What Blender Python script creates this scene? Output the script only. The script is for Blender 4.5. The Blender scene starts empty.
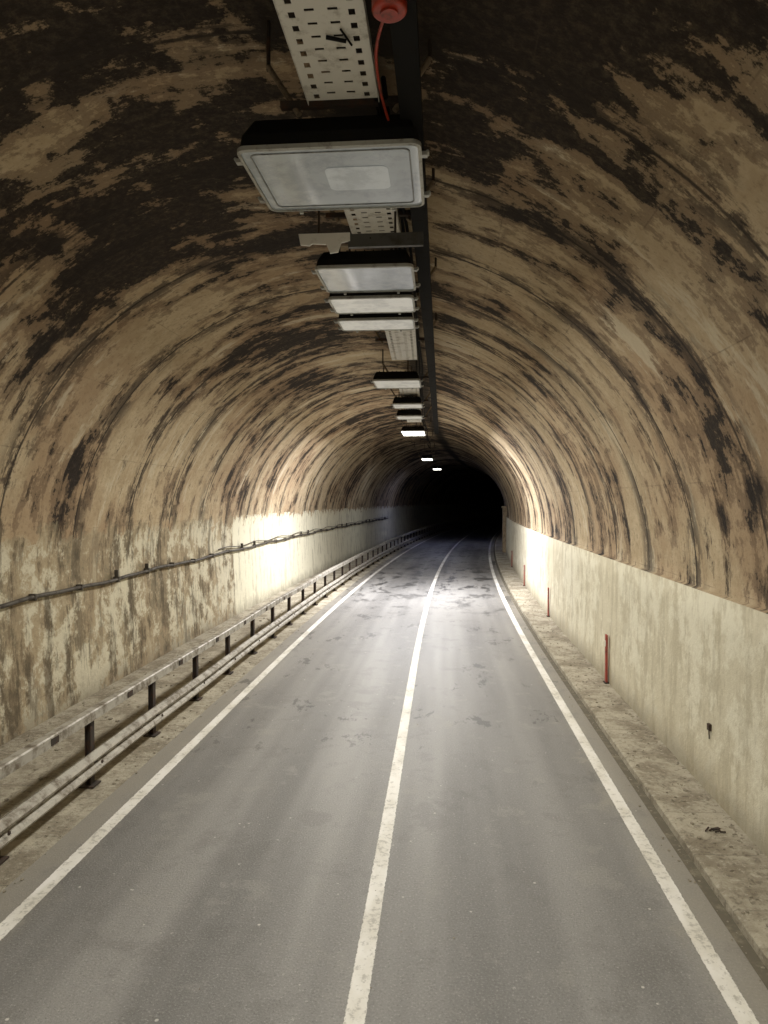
import bpy, bmesh, math, random
from mathutils import Vector
random.seed(7)
S=bpy.context.scene
S.view_settings.view_transform='Standard'
try: S.view_settings.look='None'
except: pass
S.view_settings.exposure=0

def off(s):
    return 0.0 if s<15 else 0.00093*(s-15)**2
S0,S1=-30.0,220.0
def stations(a,b,step):
    n=max(1,int(round((b-a)/step)))
    return [a+(b-a)*i/n for i in range(n+1)]

# ---------- node helper ----------
class M:
    def __init__(self,name):
        self.m=bpy.data.materials.new(name); self.m.use_nodes=True
        self.nt=self.m.node_tree; self.n=self.nt.nodes; self.l=self.nt.links
        self.b=self.n['Principled BSDF']
    def put(self,inp,v):
        if isinstance(v,bpy.types.NodeSocket): self.l.new(v,inp)
        else:
            if isinstance(v,tuple) and len(v)==3 and inp.type=='RGBA': v=(*v,1)
            inp.default_value=v
    def math(self,op,a,b=0.0,c=0.0,clamp=False):
        n=self.n.new('ShaderNodeMath'); n.operation=op; n.use_clamp=clamp
        for i,v in enumerate((a,b,c)): self.put(n.inputs[i],v)
        return n.outputs[0]
    def add(self,a,b): return self.math('ADD',a,b)
    def sub(self,a,b): return self.math('SUBTRACT',a,b)
    def mul(self,a,b): return self.math('MULTIPLY',a,b)
    def ss(self,v,a,b,lo=0.0,hi=1.0):
        n=self.n.new('ShaderNodeMapRange'); n.interpolation_type='SMOOTHSTEP'
        self.put(n.inputs['Value'],v)
        self.put(n.inputs['From Min'],a); self.put(n.inputs['From Max'],b)
        self.put(n.inputs['To Min'],lo); self.put(n.inputs['To Max'],hi)
        return n.outputs[0]
    def mix(self,f,a,b,mode='MIX'):
        n=self.n.new('ShaderNodeMix'); n.data_type='RGBA'; n.blend_type=mode
        self.put(n.inputs[0],f); self.put(n.inputs[6],a); self.put(n.inputs[7],b)
        return n.outputs[2]
    def vec(self,x,y,z=0.0):
        n=self.n.new('ShaderNodeCombineXYZ')
        for i,v in enumerate((x,y,z)): self.put(n.inputs[i],v)
        return n.outputs[0]
    def uv(self):
        n=self.n.new('ShaderNodeUVMap'); n.uv_map='UVMap'
        s=self.n.new('ShaderNodeSeparateXYZ'); self.l.new(n.outputs[0],s.inputs[0])
        return s.outputs[0],s.outputs[1]
    def pos(self):
        n=self.n.new('ShaderNodeNewGeometry')
        s=self.n.new('ShaderNodeSeparateXYZ'); self.l.new(n.outputs['Position'],s.inputs[0])
        return n.outputs['Position'],s.outputs[0],s.outputs[1],s.outputs[2]
    def noise(self,v,scale=1.0,detail=4.0,rough=0.6,dist=0.0):
        n=self.n.new('ShaderNodeTexNoise')
        self.put(n.inputs['Vector'],v); n.inputs['Scale'].default_value=scale
        n.inputs['Detail'].default_value=detail; n.inputs['Roughness'].default_value=rough
        n.inputs['Distortion'].default_value=dist
        return n.outputs[0]
    def bump(self,h,strength=0.4,dist=0.02):
        n=self.n.new('ShaderNodeBump'); n.inputs['Strength'].default_value=strength
        n.inputs['Distance'].default_value=dist; self.l.new(h,n.inputs['Height'])
        self.l.new(n.outputs[0],self.b.inputs['Normal'])
    def fin(self,col,rough=0.8,metal=0.0,spec=None):
        self.put(self.b.inputs['Base Color'],col); self.put(self.b.inputs['Roughness'],rough)
        self.put(self.b.inputs['Metallic'],metal)
        if spec is not None: self.b.inputs['Specular IOR Level'].default_value=spec
        return self.m

def simple(name,col,rough=0.6,metal=0.0,dirt=0.35,scale=6.0,dcol=(0.05,0.04,0.03),spec=None):
    k=M(name); p,_,_,_=k.pos()
    n1=k.noise(p,scale,5,0.7)
    f=k.ss(n1,0.60-dirt*0.4,0.70)
    c=k.mix(k.mul(f,min(1,dirt*2)),col,dcol)
    return k.fin(c,k.add(rough,k.mul(f,0.2)),metal,spec)

# ---------- profile ----------
prof=[(-6.50,-0.05)]
for i in range(1,9): prof.append((-6.50-0.13*i/8,2.55*i/8))
cx,cz,a_,b_=-1.58,2.6,5.05,4.85
NA=72
for i in range(NA+1):
    t=math.pi-math.pi*i/NA
    prof.append((cx+a_*math.cos(t),cz+b_*math.sin(t)+0.03))
prof.append((3.39,2.60))
for i in range(1,8): prof.append((3.39-0.04*i/7,2.60*(1-i/7)-(0.05 if i==7 else 0)))
ul=[0]
for i in range(1,len(prof)):
    ul.append(ul[-1]+math.hypot(prof[i][0]-prof[i-1][0],prof[i][1]-prof[i-1][1]))
UT=ul[-1]; UMID=UT*0.5

def mkobj(name,bm,mat=None,parent=None,smooth=False,loc=None):
    me=bpy.data.meshes.new(name); bm.to_mesh(me); bm.free()
    o=bpy.data.objects.new(name,me); S.collection.objects.link(o)
    if mat:
        for mm in (mat if isinstance(mat,list) else [mat]): me.materials.append(mm)
    if smooth:
        for p in me.polygons: p.use_smooth=True
    if parent: o.parent=parent
    if loc: o.location=loc
    return o
def empty(name,loc=(0,0,0)):
    e=bpy.data.objects.new(name,None); S.collection.objects.link(e); e.location=loc; e.empty_display_size=0.2
    return e

def sweep(name,pts,s0,s1,step,mat,parent=None,closed=False,smooth=False,x_from_curve=True,jit=None):
    bm=bmesh.new(); uvl=bm.loops.layers.uv.new('UVMap')
    ls=[0]
    P=pts+[pts[0]] if closed else pts
    for i in range(1,len(P)): ls.append(ls[-1]+math.hypot(P[i][0]-P[i-1][0],P[i][1]-P[i-1][1]))
    st=stations(s0,s1,step); rows=[]
    for s in st:
        o=off(s) if x_from_curve else 0
        j=jit(s) if jit else (0,0)
        rows.append([bm.verts.new((p[0]+o+j[0],s,p[1]+j[1])) for p in pts])
    n=len(pts)
    for a in range(len(st)-1):
        for i in range(n if closed else n-1):
            k=(i+1)%n
            f=bm.faces.new((rows[a][i],rows[a][k],rows[a+1][k],rows[a+1][i]))
            for lp,(u,v) in zip(f.loops,((ls[i],st[a]),(ls[i+1],st[a]),(ls[i+1],st[a+1]),(ls[i],st[a+1]))):
                lp[uvl].uv=(u,v)
    if closed:
        bm.faces.new(rows[0]); bm.faces.new(list(reversed(rows[-1])))
    return mkobj(name,bm,mat,parent,smooth)

def box(bm,c,d,rot=0.0):
    r=bmesh.ops.create_cube(bm,size=1.0)
    for v in r['verts']:
        v.co=Vector((v.co.x*d[0],v.co.y*d[1],v.co.z*d[2]))
        if rot:
            x,y=v.co.x,v.co.y; v.co.x=x*math.cos(rot)-y*math.sin(rot); v.co.y=x*math.sin(rot)+y*math.cos(rot)
        v.co+=Vector(c)
    return r['verts']
def rod(bm,a,b,r,seg=10):
    a=Vector(a);b=Vector(b);d=b-a
    q=d.to_track_quat('Z','Y')
    res=bmesh.ops.create_cone(bm,cap_ends=True,segments=seg,radius1=r,radius2=r,depth=d.length)
    for v in res['verts']: v.co=q@v.co+(a+b)/2
def bevel(o,w=0.01,seg=2):
    m=o.modifiers.new('bev','BEVEL'); m.width=w; m.segments=seg; m.limit_method='ANGLE'
def curve_obj(name,pts,r,mat,parent=None):
    c=bpy.data.curves.new(name,'CURVE'); c.dimensions='3D'; c.bevel_depth=r; c.bevel_resolution=3
    sp=c.splines.new('NURBS'); sp.points.add(len(pts)-1)
    for p,q in zip(sp.points,pts): p.co=(*q,1)
    sp.order_u=3; sp.use_endpoint_u=True; sp.resolution_u=6
    o=bpy.data.objects.new(name,c); S.collection.objects.link(o); c.materials.append(mat)
    if parent: o.parent=parent
    return o

# ---------- tunnel lining material ----------
k=M('stained_concrete')
u,v=k.uv(); P,px,py,pz=k.pos()
B=k.noise(k.vec(k.mul(u,0.26),k.mul(v,0.30),5.0),1,4,0.6)
vw=k.add(v,k.mul(k.sub(B,0.5),0.9))
A=k.noise(k.vec(k.mul(u,0.28),k.mul(vw,0.95)),1,8,0.72)
Fs=k.noise(k.vec(u,v,9.0),1.9,9,0.76)
Fn=k.noise(k.vec(u,v,2.0),11,4,0.75)
D=k.noise(k.vec(k.mul(u,0.60),k.mul(v,2.9),21.0),1,8,0.74)
R=k.noise(k.vec(k.mul(u,0.04),k.mul(vw,0.75),44.0),1,3,0.7)
du=k.math('ABSOLUTE',k.sub(u,UMID))
crown=k.ss(du,1.2,6.0,1.0,0.0)
near=k.ss(v,4.5,12.0,1.0,0.0)
st=k.add(k.add(k.mul(A,0.34),k.mul(B,0.22)),k.add(k.mul(Fs,0.26),k.mul(R,0.18)))
st=k.add(st,k.add(k.mul(crown,0.026),k.mul(k.mul(near,k.ss(du,2.0,7.5,1.0,0.05)),0.058)))
midm=k.ss(st,0.502,0.522)
dark=k.ss(st,0.536,0.552)
streak=k.mul(k.ss(D,0.525,0.565),k.ss(k.add(k.mul(A,0.35),k.add(k.mul(Fs,0.25),k.mul(R,0.40))),0.48,0.52))
fr=k.math('FRACT',k.mul(k.add(v,k.mul(Fs,0.08)),1/2.2))
dj=k.mul(k.math('ABSOLUTE',k.sub(fr,0.5)),2.2)
jl=k.mul(k.ss(dj,0.010,0.034,1.0,0.0),k.ss(Fs,0.30,0.44))
jst=k.mul(k.ss(dj,0.02,0.50,1.0,0.0),k.ss(k.add(k.mul(D,0.6),k.mul(Fs,0.4)),0.475,0.515))
fb=k.math('FRACT',k.mul(k.add(u,k.mul(B,0.1)),1/1.35))
bl=k.mul(k.ss(k.math('ABSOLUTE',k.sub(fb,0.5)),0.001,0.009,1.0,0.0),k.ss(Fs,0.4,0.6))
base=k.mix(k.ss(Fs,0.35,0.65),(0.45,0.35,0.225),(0.60,0.50,0.345))
base=k.mix(k.mul(k.ss(B,0.45,0.58),0.5),base,(0.36,0.24,0.145))
base=k.mix(k.ss(Fn,0.52,0.70,0.0,0.5),base,(0.18,0.125,0.08))
base=k.mix(k.mul(k.ss(A,0.43,0.38),0.6),base,(0.66,0.60,0.46))
base=k.mix(k.mul(midm,0.62),base,(0.15,0.096,0.058))
base=k.mix(k.mul(streak,0.92),base,(0.055,0.038,0.026))
base=k.mix(k.mul(jst,0.82),base,(0.050,0.036,0.026))
base=k.mix(k.mul(dark,k.ss(Fn,0.25,0.6,0.78,0.98)),base,(0.020,0.015,0.012))
base=k.mix(k.mul(jl,0.88),base,(0.030,0.023,0.018))
base=k.mix(k.mul(bl,0.4),base,(0.07,0.05,0.035))
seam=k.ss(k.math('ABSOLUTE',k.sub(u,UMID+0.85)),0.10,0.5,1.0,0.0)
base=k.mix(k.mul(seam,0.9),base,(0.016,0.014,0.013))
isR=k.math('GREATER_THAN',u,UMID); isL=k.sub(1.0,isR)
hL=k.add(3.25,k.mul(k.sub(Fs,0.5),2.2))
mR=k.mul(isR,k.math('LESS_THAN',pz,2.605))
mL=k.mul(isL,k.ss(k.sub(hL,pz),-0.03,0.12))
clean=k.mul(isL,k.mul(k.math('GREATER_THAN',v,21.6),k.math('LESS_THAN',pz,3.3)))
flake=k.ss(k.add(k.mul(Fs,0.6),k.mul(B,0.4)),0.46,0.53)
drip=k.ss(k.add(k.mul(D,0.75),k.mul(Fs,0.25)),0.48,0.57)
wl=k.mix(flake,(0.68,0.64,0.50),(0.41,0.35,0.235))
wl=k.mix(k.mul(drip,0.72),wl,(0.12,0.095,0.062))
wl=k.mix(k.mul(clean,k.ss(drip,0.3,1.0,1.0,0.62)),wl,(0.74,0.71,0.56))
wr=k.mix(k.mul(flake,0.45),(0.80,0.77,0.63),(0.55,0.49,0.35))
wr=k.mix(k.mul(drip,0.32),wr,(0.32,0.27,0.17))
sp=k.ss(Fn,0.68,0.72)
wr=k.mix(k.mul(sp,0.7),wr,(0.13,0.10,0.07)); wl=k.mix(k.mul(sp,0.6),wl,(0.10,0.08,0.05))
lowd=k.ss(k.add(pz,k.mul(Fs,1.2)),0.6,1.25,1.0,0.0)
wr=k.mix(k.mul(lowd,0.65),wr,(0.22,0.185,0.13)); wl=k.mix(k.mul(lowd,0.65),wl,(0.15,0.125,0.09))
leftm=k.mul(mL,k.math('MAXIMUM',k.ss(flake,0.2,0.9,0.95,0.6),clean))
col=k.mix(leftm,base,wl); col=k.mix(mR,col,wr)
k.bump(k.add(k.mul(Fn,0.35),Fs),0.75,0.04)
lining=k.fin(col,0.88,0.0,0.25)

tunnel=sweep('tunnel_vault',prof,S0,S1,1.0,lining,smooth=True)

# ---------- ground & road ----------
k=M('ground_soil'); P,_,_,_=k.pos()
k.fin(k.mix(k.noise(P,0.4,8),(0.07,0.06,0.045),(0.14,0.12,0.09)),0.95); g=k.m
bm=bmesh.new()
vs=[bm.verts.new(c) for c in((-600,-600,-0.06),(600,-600,-0.06),(600,600,-0.06),(-600,600,-0.06))]
bm.faces.new(vs); mkobj('ground',bm,g)

k=M('asphalt'); u,v=k.uv()
g1=k.noise(k.vec(u,v),48,4,0.8); g2=k.noise(k.vec(u,v,3.0),1.3,7,0.74)
trk=k.noise(k.vec(k.mul(u,0.8),k.mul(v,0.045),4.0),1,3,0.55)
tt=k.add(k.mul(trk,0.8),k.mul(g2,0.2))
c=k.mix(k.ss(tt,0.38,0.62),(0.165,0.162,0.157),(0.30,0.295,0.286))
c=k.mix(k.mul(k.ss(g2,0.50,0.64),0.42),c,(0.105,0.10,0.094))
c=k.mix(k.mul(k.ss(g2,0.46,0.36),0.35),c,(0.34,0.33,0.305))
c=k.mix(k.ss(g1,0.53,0.70,0.0,0.65),c,(0.48,0.47,0.45))
c=k.mix(k.ss(g1,0.30,0.46,0.65,0.0),c,(0.05,0.049,0.047))
vo=k.n.new('ShaderNodeTexVoronoi'); k.put(vo.inputs['Vector'],k.vec(u,v)); vo.inputs['Scale'].default_value=11.0
sepc=k.n.new('ShaderNodeSeparateColor'); k.l.new(vo.outputs['Color'],sepc.inputs[0])
spk=k.mul(k.ss(k.math('DIVIDE',vo.outputs['Distance'],k.add(0.3,sepc.outputs[0])),0.08,0.16,1.0,0.0),k.mul(k.math('GREATER_THAN',sepc.outputs[1],0.72),k.ss(g2,0.46,0.56)))
c=k.mix(k.mul(spk,0.75),c,(0.66,0.64,0.60))
RW=6.85
de=k.math('MINIMUM',u,k.sub(RW,u))
dust=k.ss(k.add(de,k.mul(k.sub(g2,0.5),1.2)),0.05,0.7,1.0,0.0)
c=k.mix(k.mul(dust,0.5),c,(0.33,0.30,0.24))
vb=k.noise(k.vec(k.mul(u,1.3),k.mul(v,0.6),40.0),1,6,0.75)
wet=k.mul(k.ss(vb,0.535,0.555),k.ss(v,20.0,33.0))
sm=k.mul(k.ss(vb,0.585,0.62),k.ss(v,8.0,12.0))
dk=k.math('MAXIMUM',k.mul(wet,0.85),k.mul(sm,0.6))
c=k.mix(dk,c,(0.035,0.034,0.033))
k.bump(g1,0.6,0.012)
asphalt=k.fin(c,k.add(k.ss(tt,0.4,0.62,0.54,0.47),k.mul(wet,-0.1)),0.0,0.5)
sweep('road',[(-4.25+RW*i/8,0.004) for i in range(9)],S0,S1,1.0,asphalt)

k=M('road_paint'); u,v=k.uv()
n1=k.noise(k.vec(u,v),14,6,0.75); n3=k.noise(k.vec(u,k.mul(v,0.5)),2.5,4,0.6)
e=k.math('MINIMUM',u,k.sub(0.16,u))
wear=k.ss(k.add(k.mul(n1,0.7),k.mul(n3,0.3)),0.52,0.60)
edge=k.ss(k.add(e,k.mul(k.sub(n1,0.5),0.06)),0.0,0.006,1.0,0.0)
w=k.math('MAXIMUM',k.mul(wear,0.5),edge)
c=k.mix(w,k.mix(k.ss(n3,0.4,0.65),(0.82,0.81,0.78),(0.68,0.66,0.60)),(0.23,0.22,0.20))
paint=k.fin(c,0.6)
for xc in (-3.86,-0.63,2.22):
    w_=0.08
    sweep('road_marking',[(xc-w_,0.008),(xc+w_,0.008)],S0,S1,1.0,paint)

k=M('dusty_pavement'); u,v=k.uv(); P,_,_,_=k.pos()
n1=k.noise(P,1.4,6,0.72); n2=k.noise(P,14,6,0.75)
c=k.mix(k.ss(n1,0.40,0.62),(0.48,0.44,0.35),(0.27,0.235,0.175))
c=k.mix(k.mul(k.ss(n2,0.54,0.62),0.55),c,(0.12,0.10,0.075))
c=k.mix(k.mul(k.ss(n2,0.44,0.38),0.5),c,(0.60,0.56,0.47))
fr=k.math('FRACT',k.mul(v,1/1.0)); jn=k.ss(k.math('ABSOLUTE',k.sub(fr,0.5)),0.0,0.012,1.0,0.0)
c=k.mix(k.mul(jn,0.45),c,(0.05,0.04,0.03))
k.bump(k.add(n2,n1),1.0,0.035)
pave=k.fin(c,0.92)
sweep('pavement',[(2.62,-0.03),(2.63,0.085),(2.66,0.10),(2.85,0.10),(3.10,0.105),(3.42,0.11)],S0,S1,0.5,pave)
sweep('gutter',[(2.52,0.007),(2.63,0.010)],S0,S1,1.0,simple('gutter_dirt',(0.13,0.115,0.085),0.95,0,0.3,5,(0.3,0.27,0.2)))
sweep('pavement',[(-6.56,0.16),(-5.9,0.15),(-5.0,0.14),(-4.97,0.11),(-4.96,0.03),(-4.6,0.012),(-4.22,0.0)],S0,S1,0.5,pave)

k=M('rubble'); P,_,_,_=k.pos()
rub=k.fin(k.mix(k.noise(P,9,2),(0.14,0.12,0.09),(0.42,0.38,0.30)),0.95)
bm=bmesh.new()
def pebble(x,s,z,r):
    res=bmesh.ops.create_icosphere(bm,subdivisions=1,radius=r)
    sx,sy,sz=random.uniform(.6,1.4),random.uniform(.6,1.4),random.uniform(.3,.7)
    for q in res['verts']:
        q.co=Vector((q.co.x*sx*random.uniform(.8,1.2)+x+off(s),q.co.y*sy*random.uniform(.8,1.2)+s,q.co.z*sz+z))
for i in range(1500):
    s=4+32*random.random()**1.4
    t=random.random()
    if t<0.45: pebble(random.uniform(2.68,3.3)if random.random()<.6 else 3.33-abs(random.gauss(0,.08)),s,0.108,random.uniform(.006,.026))
    elif t<0.6: pebble(2.60-abs(random.gauss(0,.07)),s,0.008,random.uniform(.005,.016))
    elif t<0.8: pebble(random.uniform(-4.9,-4.15),s,0.015,random.uniform(.006,.022))
    elif t<0.94: pebble(random.uniform(-6.4,-5.1),s,0.155,random.uniform(.01,.045))
    else: pebble(random.gauss(-0.4,1.3),s,0.008,random.uniform(.004,.009))
mkobj('rubble',bm,rub)

# ---------- guardrail ----------
steel=simple('weathered_steel',(0.46,0.44,0.39),0.5,0.2,0.5,5.0,(0.15,0.12,0.085))
rust=simple('rusty_post',(0.045,0.036,0.030),0.75,0.3,0.4,8.0,(0.10,0.05,0.03))
gr=empty('guardrail')
GX=-4.65
W=[(0.075,0.50),(0.085,0.485),(0.02,0.455),(0.0,0.42),(0.02,0.385),(0.08,0.355),(0.08,0.325),(0.02,0.295),(0.0,0.26),(0.02,0.225),(0.085,0.195),(0.075,0.18)]
Wp=[(GX+0.08+(0.085-x),z) for x,z in W]+[(GX+0.076+(0.085-x),z) for x,z in reversed(W)]
sweep('w_beam',Wp,2.2,90,0.5,steel,gr,closed=True,jit=lambda s:(0.006*math.sin(s*1.1),0.006*math.sin(s*0.8)))
T=[(0.00,1.06),(0.10,1.06),(0.115,1.045),(0.115,0.93),(0.105,0.93),(0.105,1.04),(0.0,1.045)]
sweep('top_rail',[(GX+0.0+x-0.02,z-0.03) for x,z in T],2.2,90,0.5,steel,gr,closed=True,jit=lambda s:(0.005*math.sin(s*0.9),0.008*math.sin(s*0.7+1)))
bm=bmesh.new(); bb=bmesh.new()
s=2.87
while s<90:
    x=GX+off(s)
    box(bm,(x-0.035,s,0.51),(0.012,0.10,1.0)); box(bm,(x+0.035,s,0.51),(0.012,0.10,1.0)); box(bm,(x,s,0.51),(0.058,0.012,1.0))
    box(bm,(x,s,0.03),(0.2,0.22,0.02))
    box(bm,(x+0.065,s,0.34),(0.046,0.09,0.22))
    r=bmesh.ops.create_icosphere(bb,subdivisions=2,radius=0.025)
    for q in r['verts']: q.co=Vector((q.co.x*0.6+x+0.172,q.co.y+s,q.co.z+0.34))
    box(bb,(x+0.10,s+1.0,0.96),(0.012,0.16,0.08))
    s+=2.0
mkobj('posts',bm,rust,gr); mkobj('bolts',bb,rust,gr)

# ---------- wall pipe ----------
pipe_m=simple('old_pipe',(0.09,0.08,0.065),0.6,0.3,0.4,6.0,(0.03,0.02,0.015))
wp=empty('wall_pipe')
ring=[(-6.52+0.035*math.cos(t*math.pi/5),2.22+0.035*math.sin(t*math.pi/5)) for t in range(10)]
sweep('pipe',ring,-5,60,0.5,pipe_m,wp,closed=True,smooth=True,jit=lambda s:(0.004*math.sin(s*2.1),0.02*math.sin(s*1.3)+0.01*math.sin(s*3.7)))
ring2=[(-6.54+0.014*math.cos(t*math.pi/4),2.34+0.014*math.sin(t*math.pi/4)) for t in range(8)]
sweep('cable',ring2,20,60,0.4,pipe_m,wp,closed=True,smooth=True,jit=lambda s:(0,0.035*math.sin(s*1.9)))
bm=bmesh.new(); s=2
while s<60:
    box(bm,(-6.54+off(s),s,2.22+0.02*math.sin(s*1.3)),(0.12,0.05,0.11)); 
    if int(s*10)%3==0: box(bm,(-6.54+off(s),s,2.28),(0.08,0.04,0.22))
    s+=1.45
o=mkobj('clamps',bm,pipe_m,wp); bevel(o,0.008)

# ---------- marker posts ----------
redm=simple('faded_red',(0.36,0.055,0.035),0.6,0,0.45,12.0,(0.12,0.04,0.03))
whm=simple('dirty_white',(0.6,0.57,0.5),0.5,0,0.3,12.0)
for s,hh in ((14.4,0.98),(22.5,0.92),(30.5,0.9),(39,0.9)):
    e=empty('delineator_post',(3.31+off(s),s,0.105))
    bm=bmesh.new(); box(bm,(0,0,hh*0.5),(0.035,0.12,hh)); o=mkobj('post',bm,redm,e); bevel(o,0.008)
    bm=bmesh.new(); box(bm,(-0.021,0,hh*0.82),(0.006,0.07,0.12)); mkobj('reflector',bm,whm,e)
    bm=bmesh.new(); box(bm,(0.0,0,0.012),(0.09,0.16,0.024)); mkobj('foot',bm,rust,e)
bm=bmesh.new(); box(bm,(3.355,9.05,0.95),(0.05,0.07,0.08)); rod(bm,(3.345,9.05,0.91),(3.35,9.05,0.80),0.008)
o=mkobj('wall_anchor',bm,rust); bevel(o,0.01)
bm=bmesh.new()
for i in range(4):
    rod(bm,(2.93+0.05*i,8.0+0.02*math.sin(i*2),0.116),(2.99+0.05*i,8.03+0.05*math.cos(i),0.122),0.009)
box(bm,(3.06,8.06,0.118),(0.10,0.04,0.012),0.4)
mkobj('debris',bm,rust)
bm=bmesh.new(); s=50; box(bm,(3.28+off(s),s,1.6),(0.30,0.45,3.3)); box(bm,(3.26+off(s),s,3.3),(0.38,0.55,0.14))
o=mkobj('concrete_pillar',bm,simple('pillar_concrete',(0.42,0.33,0.22),0.9)); bevel(o,0.02)

# ---------- luminaires ----------
black=simple('black_housing',(0.010,0.010,0.010),0.8,0.0,0.2,9.0,(0.022,0.018,0.015),spec=0.1)
rim=simple('lamp_rim',(0.42,0.43,0.41),0.45,0.2,0.3,9.0,(0.12,0.10,0.08))
def emis(name,col,st,base=(0.5,0.5,0.5),rough=0.3):
    k=M(name); P,_,_,_=k.pos(); n=k.noise(P,3,6,0.75)
    f=k.ss(n,0.42,0.62)
    k.fin(k.mix(f,base,tuple(x*0.74 for x in base)),rough); k.put(k.b.inputs['Emission Color'],k.mix(f,col,tuple(x*0.8 for x in col)))
    k.b.inputs['Emission Strength'].default_value=st
    try: k.m.cycles.emission_sampling='NONE'
    except: pass
    return k.m
glass=emis('lamp_glass',(0.85,0.95,1.0),0.03,(0.34,0.375,0.38),0.08)  # unlit glass, with a faint glow added to brighten it
glass.node_tree.nodes['Principled BSDF'].inputs['Specular IOR Level'].default_value=1.0
lit=emis('lit_lens',(1.0,0.97,0.86),9.0)
dim=emis('dim_lens',(1.0,0.96,0.84),0.26,(0.55,0.55,0.51))

def rrect(w,d,r,n=5):
    pts=[]
    for cx_,cy_,a0 in((w/2-r,d/2-r,0),(-w/2+r,d/2-r,90),(-w/2+r,-d/2+r,180),(w/2-r,-d/2+r,270)):
        for i in range(n+1):
            a=math.radians(a0+90*i/n); pts.append((cx_+r*math.cos(a),cy_+r*math.sin(a)))
    return pts
def prism(bm,loops):
    rows=[[bm.verts.new((x,y,z)) for x,y in L] for L,z in loops]
    n=len(rows[0])
    for a in range(len(rows)-1):
        for i in range(n):
            bm.faces.new((rows[a][i],rows[a][(i+1)%n],rows[a+1][(i+1)%n],rows[a+1][i]))
    return rows
def lamp(x,s,z,w,d,lens,hh=0.25,power=0,color=(1,0.95,0.84),inner=False):
    e=empty('ceiling_lamp',(x,s,z))
    bm=bmesh.new(); r=prism(bm,[(rrect(w*0.97,d*0.97,.05),0.012),(rrect(w*0.95,d*0.95,.05),hh*0.45),(rrect(w*0.86,d*0.8,.05),hh)])
    bm.faces.new(r[-1]); bm.faces.new(list(reversed(r[0])))
    for i in range(9): box(bm,(-w*0.36+w*0.09*i,0,hh+0.015),(0.012,d*0.7,0.03))
    mkobj('housing',bm,black,e)
    bm=bmesh.new()
    fw=0.05
    O=rrect(w,d,.08); I=rrect(w-fw,d-fw,.055)
    prism(bm,[(O,0.02),(O,-0.012),(I,-0.018),(I,0.004)])
    mkobj('rim',bm,rim,e)
    bm=bmesh.new(); bm.faces.new([bm.verts.new((x_,y_,-0.004)) for x_,y_ in rrect(w-fw+0.006,d-fw+0.006,.057)])
    mkobj('lens',bm,lens,e)
    if inner:
        bm=bmesh.new(); O=rrect(w-0.17,d-0.17,.05); I=rrect(w-0.19,d-0.19,.045)
        prism(bm,[(O,-0.0045),(O,-0.010),(I,-0.010),(I,-0.0045)])
        mkobj('gasket',bm,simple('grey_gasket',(0.22,0.23,0.23),0.5),e)
        rg=emis('inner_reflector',(0.95,1.0,1.0),0.08,(0.50,0.54,0.54),0.1)  # paler reflector patch; the lamp is unlit, its faint glow is added
        bm=bmesh.new(); bm.faces.new([bm.verts.new((x_+0.17,y_-0.02,-0.0075)) for x_,y_ in rrect(0.50,0.40,.06)])
        mkobj('reflector_glow',bm,rg,e)
    bm=bmesh.new()
    for sx in(-1,1):
        for sy in(-0.32,0.30):
            box(bm,(sx*(w/2+0.02),sy*d,0.0),(0.045,0.05,0.03)); rod(bm,(sx*(w/2+0.045),sy*d-0.03,0.01),(sx*(w/2+0.045),sy*d+0.03,0.01),0.012)
    for sx in(-0.3,0.3): box(bm,(sx*w,d/2+0.01,-0.01),(0.03,0.03,0.04))
    mkobj('latches',bm,rim,e)
    bm=bmesh.new()
    for sx in(-0.3,0.3): rod(bm,(sx*w,0,hh),(sx*w,0,hh+0.2),0.012)
    mkobj('hangers',bm,rust,e)
    if power:
        L=bpy.data.lights.new('lamp_light','AREA')
        L.shape='RECTANGLE'; L.size=w*0.8; L.size_y=d*0.8; L.spread=math.radians(180)
        L.energy=power; L.color=color
        lo=bpy.data.objects.new('lamp_light',L); S.collection.objects.link(lo); lo.parent=e; lo.location=(0,0,-0.04)
    return e
CZ=3.8; H=2.6; F=700.0
def place(pxl,pyl,Hh=H):
    dy=500-pyl; s=F*Hh/dy; return (pxl-442)/F*s, s
X,s=place(330,143); lamp(X-0.03,s+0.58,CZ+H,1.38,1.12,glass,0.26,inner=True)
WARM=(1,0.95,0.83)
for (pxl,pyl,wpx,dd,lens,pw) in ((363,266,100,0.95,glass,0),(370,297,87,0.75,dim,110),(375,319,78,0.65,dim,110),(396,380,48,1.1,dim,300),(407,404,30,0.9,dim,0),(409,416,26,0.9,dim,190)):
    X,s=place(pxl,pyl); w=wpx/F*s
    lamp(X,s+dd/2,CZ+H,w,dd,lens,0.2,pw,WARM)
X,s=place(413,432); lamp(X,s+0.6,CZ+H,0.9,1.9,lit,0.2,1550,(0.98,0.97,1.0))
X,s=place(427,459); lamp(X,s+0.6,CZ+H,0.7,2.2,lit,0.2,60,(0.75,0.82,1.0))
X,s=place(437,469); lamp(X,s+0.6,CZ+H,0.7,2.5,lit,0.2,60,(0.25,0.35,1.0))
lamp(-0.95,-0.3,CZ+H,1.2,1.1,lit,0.25,450,WARM)  # assumed lit lamp, unseen behind the camera, added to light the near stretch
lamp(-0.95,-7,CZ+H,1.2,1.1,lit,0.25,520,WARM)  # second unseen lamp, added for the same near light

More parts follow.
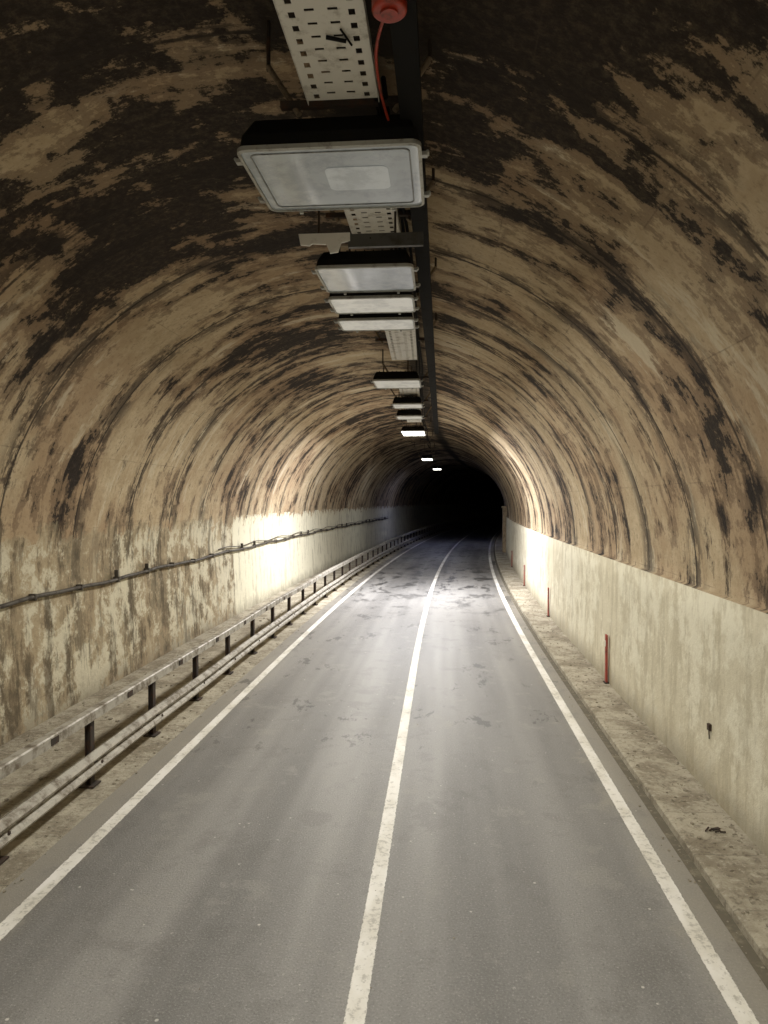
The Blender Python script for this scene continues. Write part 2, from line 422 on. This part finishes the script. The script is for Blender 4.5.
# ---------- cable tray (perforated) ----------
galv=simple('galvanised_tray',(0.62,0.61,0.56),0.5,0.1,0.25,7.0,(0.20,0.17,0.13))
tr=empty('cable_tray')
TX0,TX1,TZ=-0.97,-0.46,CZ+2.88
def tray_dx(s): return 0.0 if s<12 else -0.022*(s-12)*(1 if s<26 else 0)-(0.31 if s>=26 else 0)
def trayseg(s0,s1):
    bm=bmesh.new()
    cols=[0,0.055,0.095,0.155,0.215,0.295,0.355,0.415,0.455,0.51]
    pitch=0.12; n=int((s1-s0)/pitch)
    for i in range(n):
        ys=[s0+i*pitch+q for q in (0,0.022,0.045,0.098,0.12)]
        for j in range(4):
            for c in range(9):
                if (c in(1,7) and j==2) or (c in(3,5) and j==1): continue
                vs=[bm.verts.new((TX0+cols[a]+tray_dx(yy),yy,TZ)) for a,yy in((c,ys[j]),(c+1,ys[j]),(c+1,ys[j+1]),(c,ys[j+1]))]
                bm.faces.new(vs)
    bmesh.ops.remove_doubles(bm,verts=bm.verts,dist=0.0005)
    o=mkobj('perforated_sheet',bm,galv,tr)
    m=o.modifiers.new('s','SOLIDIFY'); m.thickness=0.004; m.offset=1
trayseg(-12,5.1); trayseg(6.4,8.0); trayseg(10.6,14.5); trayseg(16.5,26)
for xx in(TX0-0.003,TX1+0.003):
    bm=bmesh.new()
    for a,b in((-12,5.1),(6.4,8.0),(10.6,12),(12,14.5),(16.5,26)):
        q=[bm.verts.new((xx+tray_dx(min(yy,25.99)),yy,z)) for yy,z in((a,TZ),(b,TZ),(b,TZ+0.07),(a,TZ+0.07))]
        bm.faces.new(q)
    o=mkobj('side_flange',bm,galv,tr); m=o.modifiers.new('s','SOLIDIFY'); m.thickness=0.004
def ceil_z(x): 
    t=(x-cx)/a_; return cz+0.03+b_*math.sqrt(max(0,1-t*t))
bm=bmesh.new(); bg=bmesh.new()
for s in (-3,1.2,5.25,7.3,10,13,17,21,25,30,36,44,52):
    xc=(TX0+TX1)/2+tray_dx(min(s,25)) if s<27 else -1.1
    box(bm,(xc,s,TZ+0.09),(1.0,0.05,0.05))
    for sx,rx in((-1,-0.62),(1,0.62)):
        x0=xc+sx*0.36; x1=xc+rx
        rod(bg,(x0,s,TZ+0.02),(x1,s+0.1,TZ+0.45),0.022)
        rod(bm,(x1,s+0.1,TZ+0.42),(x1,s+0.1,ceil_z(x1)+0.03),0.016)
    rod(bm,(xc,s,TZ+0.1),(xc,s,ceil_z(xc)+0.03),0.016)
mkobj('struts',bm,rust,tr); mkobj('diagonal_arms',bg,simple('dull_steel',(0.25,0.2,0.14),0.6,0.2),tr)
bd=empty('cable_duct')
sweep('duct',[(-0.31,CZ+2.80),(-0.15,CZ+2.80),(-0.15,CZ+2.93),(-0.31,CZ+2.93)],-12,30,1.0,black,bd,closed=True,x_from_curve=False)
for i in range(3):
    r=0.018; xo=-0.40-0.05*i
    sweep('cable',[(xo+r*math.cos(t*math.pi/3),CZ+2.97+r*math.sin(t*math.pi/3)) for t in range(6)],5,40,0.3,black,bd,closed=True,smooth=True,x_from_curve=False,jit=lambda s,i=i:(0.02*math.sin(s*0.9+i)+tray_dx(s)*0.8,0.03*math.sin(s*1.7+i*2)))
bm=bmesh.new()
for s in range(-10,30,3): rod(bm,(-0.25,s+.4,CZ+2.93),(-0.25,s+.4,ceil_z(-0.25)+0.05),0.014)
mkobj('hangers',bm,rust,bd)

redb=simple('red_plastic',(0.36,0.035,0.015),0.4,0,0.35,8)
jb=empty('junction_box',(-0.30,3.98,CZ+2.78))
bm=bmesh.new(); rod(bm,(0,0,-0.035),(0,0,0.035),0.10,28); box(bm,(0,0.02,0.045),(0.16,0.2,0.03)); o=mkobj('body',bm,redb,jb); bevel(o,0.015,3)
bm=bmesh.new(); rod(bm,(0,0,-0.05),(0,0,-0.036),0.05,20); mkobj('cover',bm,redb,jb)
curve_obj('red_cable',[(-0.04,0.1,0),(-0.12,0.4,0.06),(-0.14,0.8,0.08),(-0.12,1.1,0.05),(-0.08,1.3,0.0),(-0.09,1.38,-0.04)],0.010,redb,jb)
bm=bmesh.new(); rod(bm,(-0.42,0.36,0.085),(-0.30,0.40,0.08),0.012); rod(bm,(-0.32,0.30,0.088),(-0.27,0.44,0.08),0.007)
mkobj('cable_tie',bm,black,jb)

br=empty('mounting_bracket',(0,0,0))
X,s=place(298,240)
def bpt(pxl,pyl): return ((pxl-442)/F*s,(500-pyl)/F*s+CZ)
out=[(298,233),(350,233),(350,241),(341,243),(338,252),(330,253),(326,244),(312,243),(309,245),(300,244)]
bm=bmesh.new(); vs=[bm.verts.new((bpt(*q)[0],s,bpt(*q)[1])) for q in out]; bm.faces.new(vs)
o=mkobj('plate',bm,simple('bright_plate',(0.80,0.79,0.75),0.4,0,0.1),br); m=o.modifiers.new('s','SOLIDIFY'); m.thickness=0.02
bm=bmesh.new(); a=bpt(348,234); b=bpt(423,247)
box(bm,((a[0]+b[0])/2,s+0.02,(a[1]+b[1])/2),(b[0]-a[0],0.05,a[1]-b[1])); mkobj('cross_bar',bm,simple('dark_galv',(0.09,0.09,0.085),0.5,0.2),br)
bm=bmesh.new()
for pxl in(318,395):
    q=bpt(pxl,233); rod(bm,(q[0],s+0.03,q[1]),(q[0],s+0.03,q[1]+0.5),0.012)
mkobj('rods',bm,rust,br)
curve_obj('loose_cable',[(-0.72,s,CZ+2.62),(-0.64,s+.05,CZ+2.48),(-0.55,s+.1,CZ+2.72),(-0.46,s+.2,CZ+2.6),(-0.36,s+.3,CZ+2.75)],0.010,black,br)

# ---------- world ----------
w=bpy.data.worlds.new('World'); S.world=w; w.use_nodes=True
nt=w.node_tree; sk=nt.nodes.new('ShaderNodeTexSky'); sk.sky_type='NISHITA'; sk.sun_disc=False
sk.sun_elevation=math.radians(-6); sk.sun_rotation=math.radians(180)
nt.links.new(sk.outputs[0],nt.nodes['Background'].inputs[0]); nt.nodes['Background'].inputs[1].default_value=0.02

# ---------- camera ----------
cam=bpy.data.cameras.new('camera'); co=bpy.data.objects.new('camera',cam); S.collection.objects.link(co)
cam.sensor_fit='VERTICAL'; cam.sensor_height=36; cam.lens=F/1024*36; cam.clip_end=2000; cam.clip_start=0.05
co.location=(0,0,CZ)
co.rotation_euler=(math.radians(90)-math.atan(12/F),0,math.atan(58/F))
S.camera=co
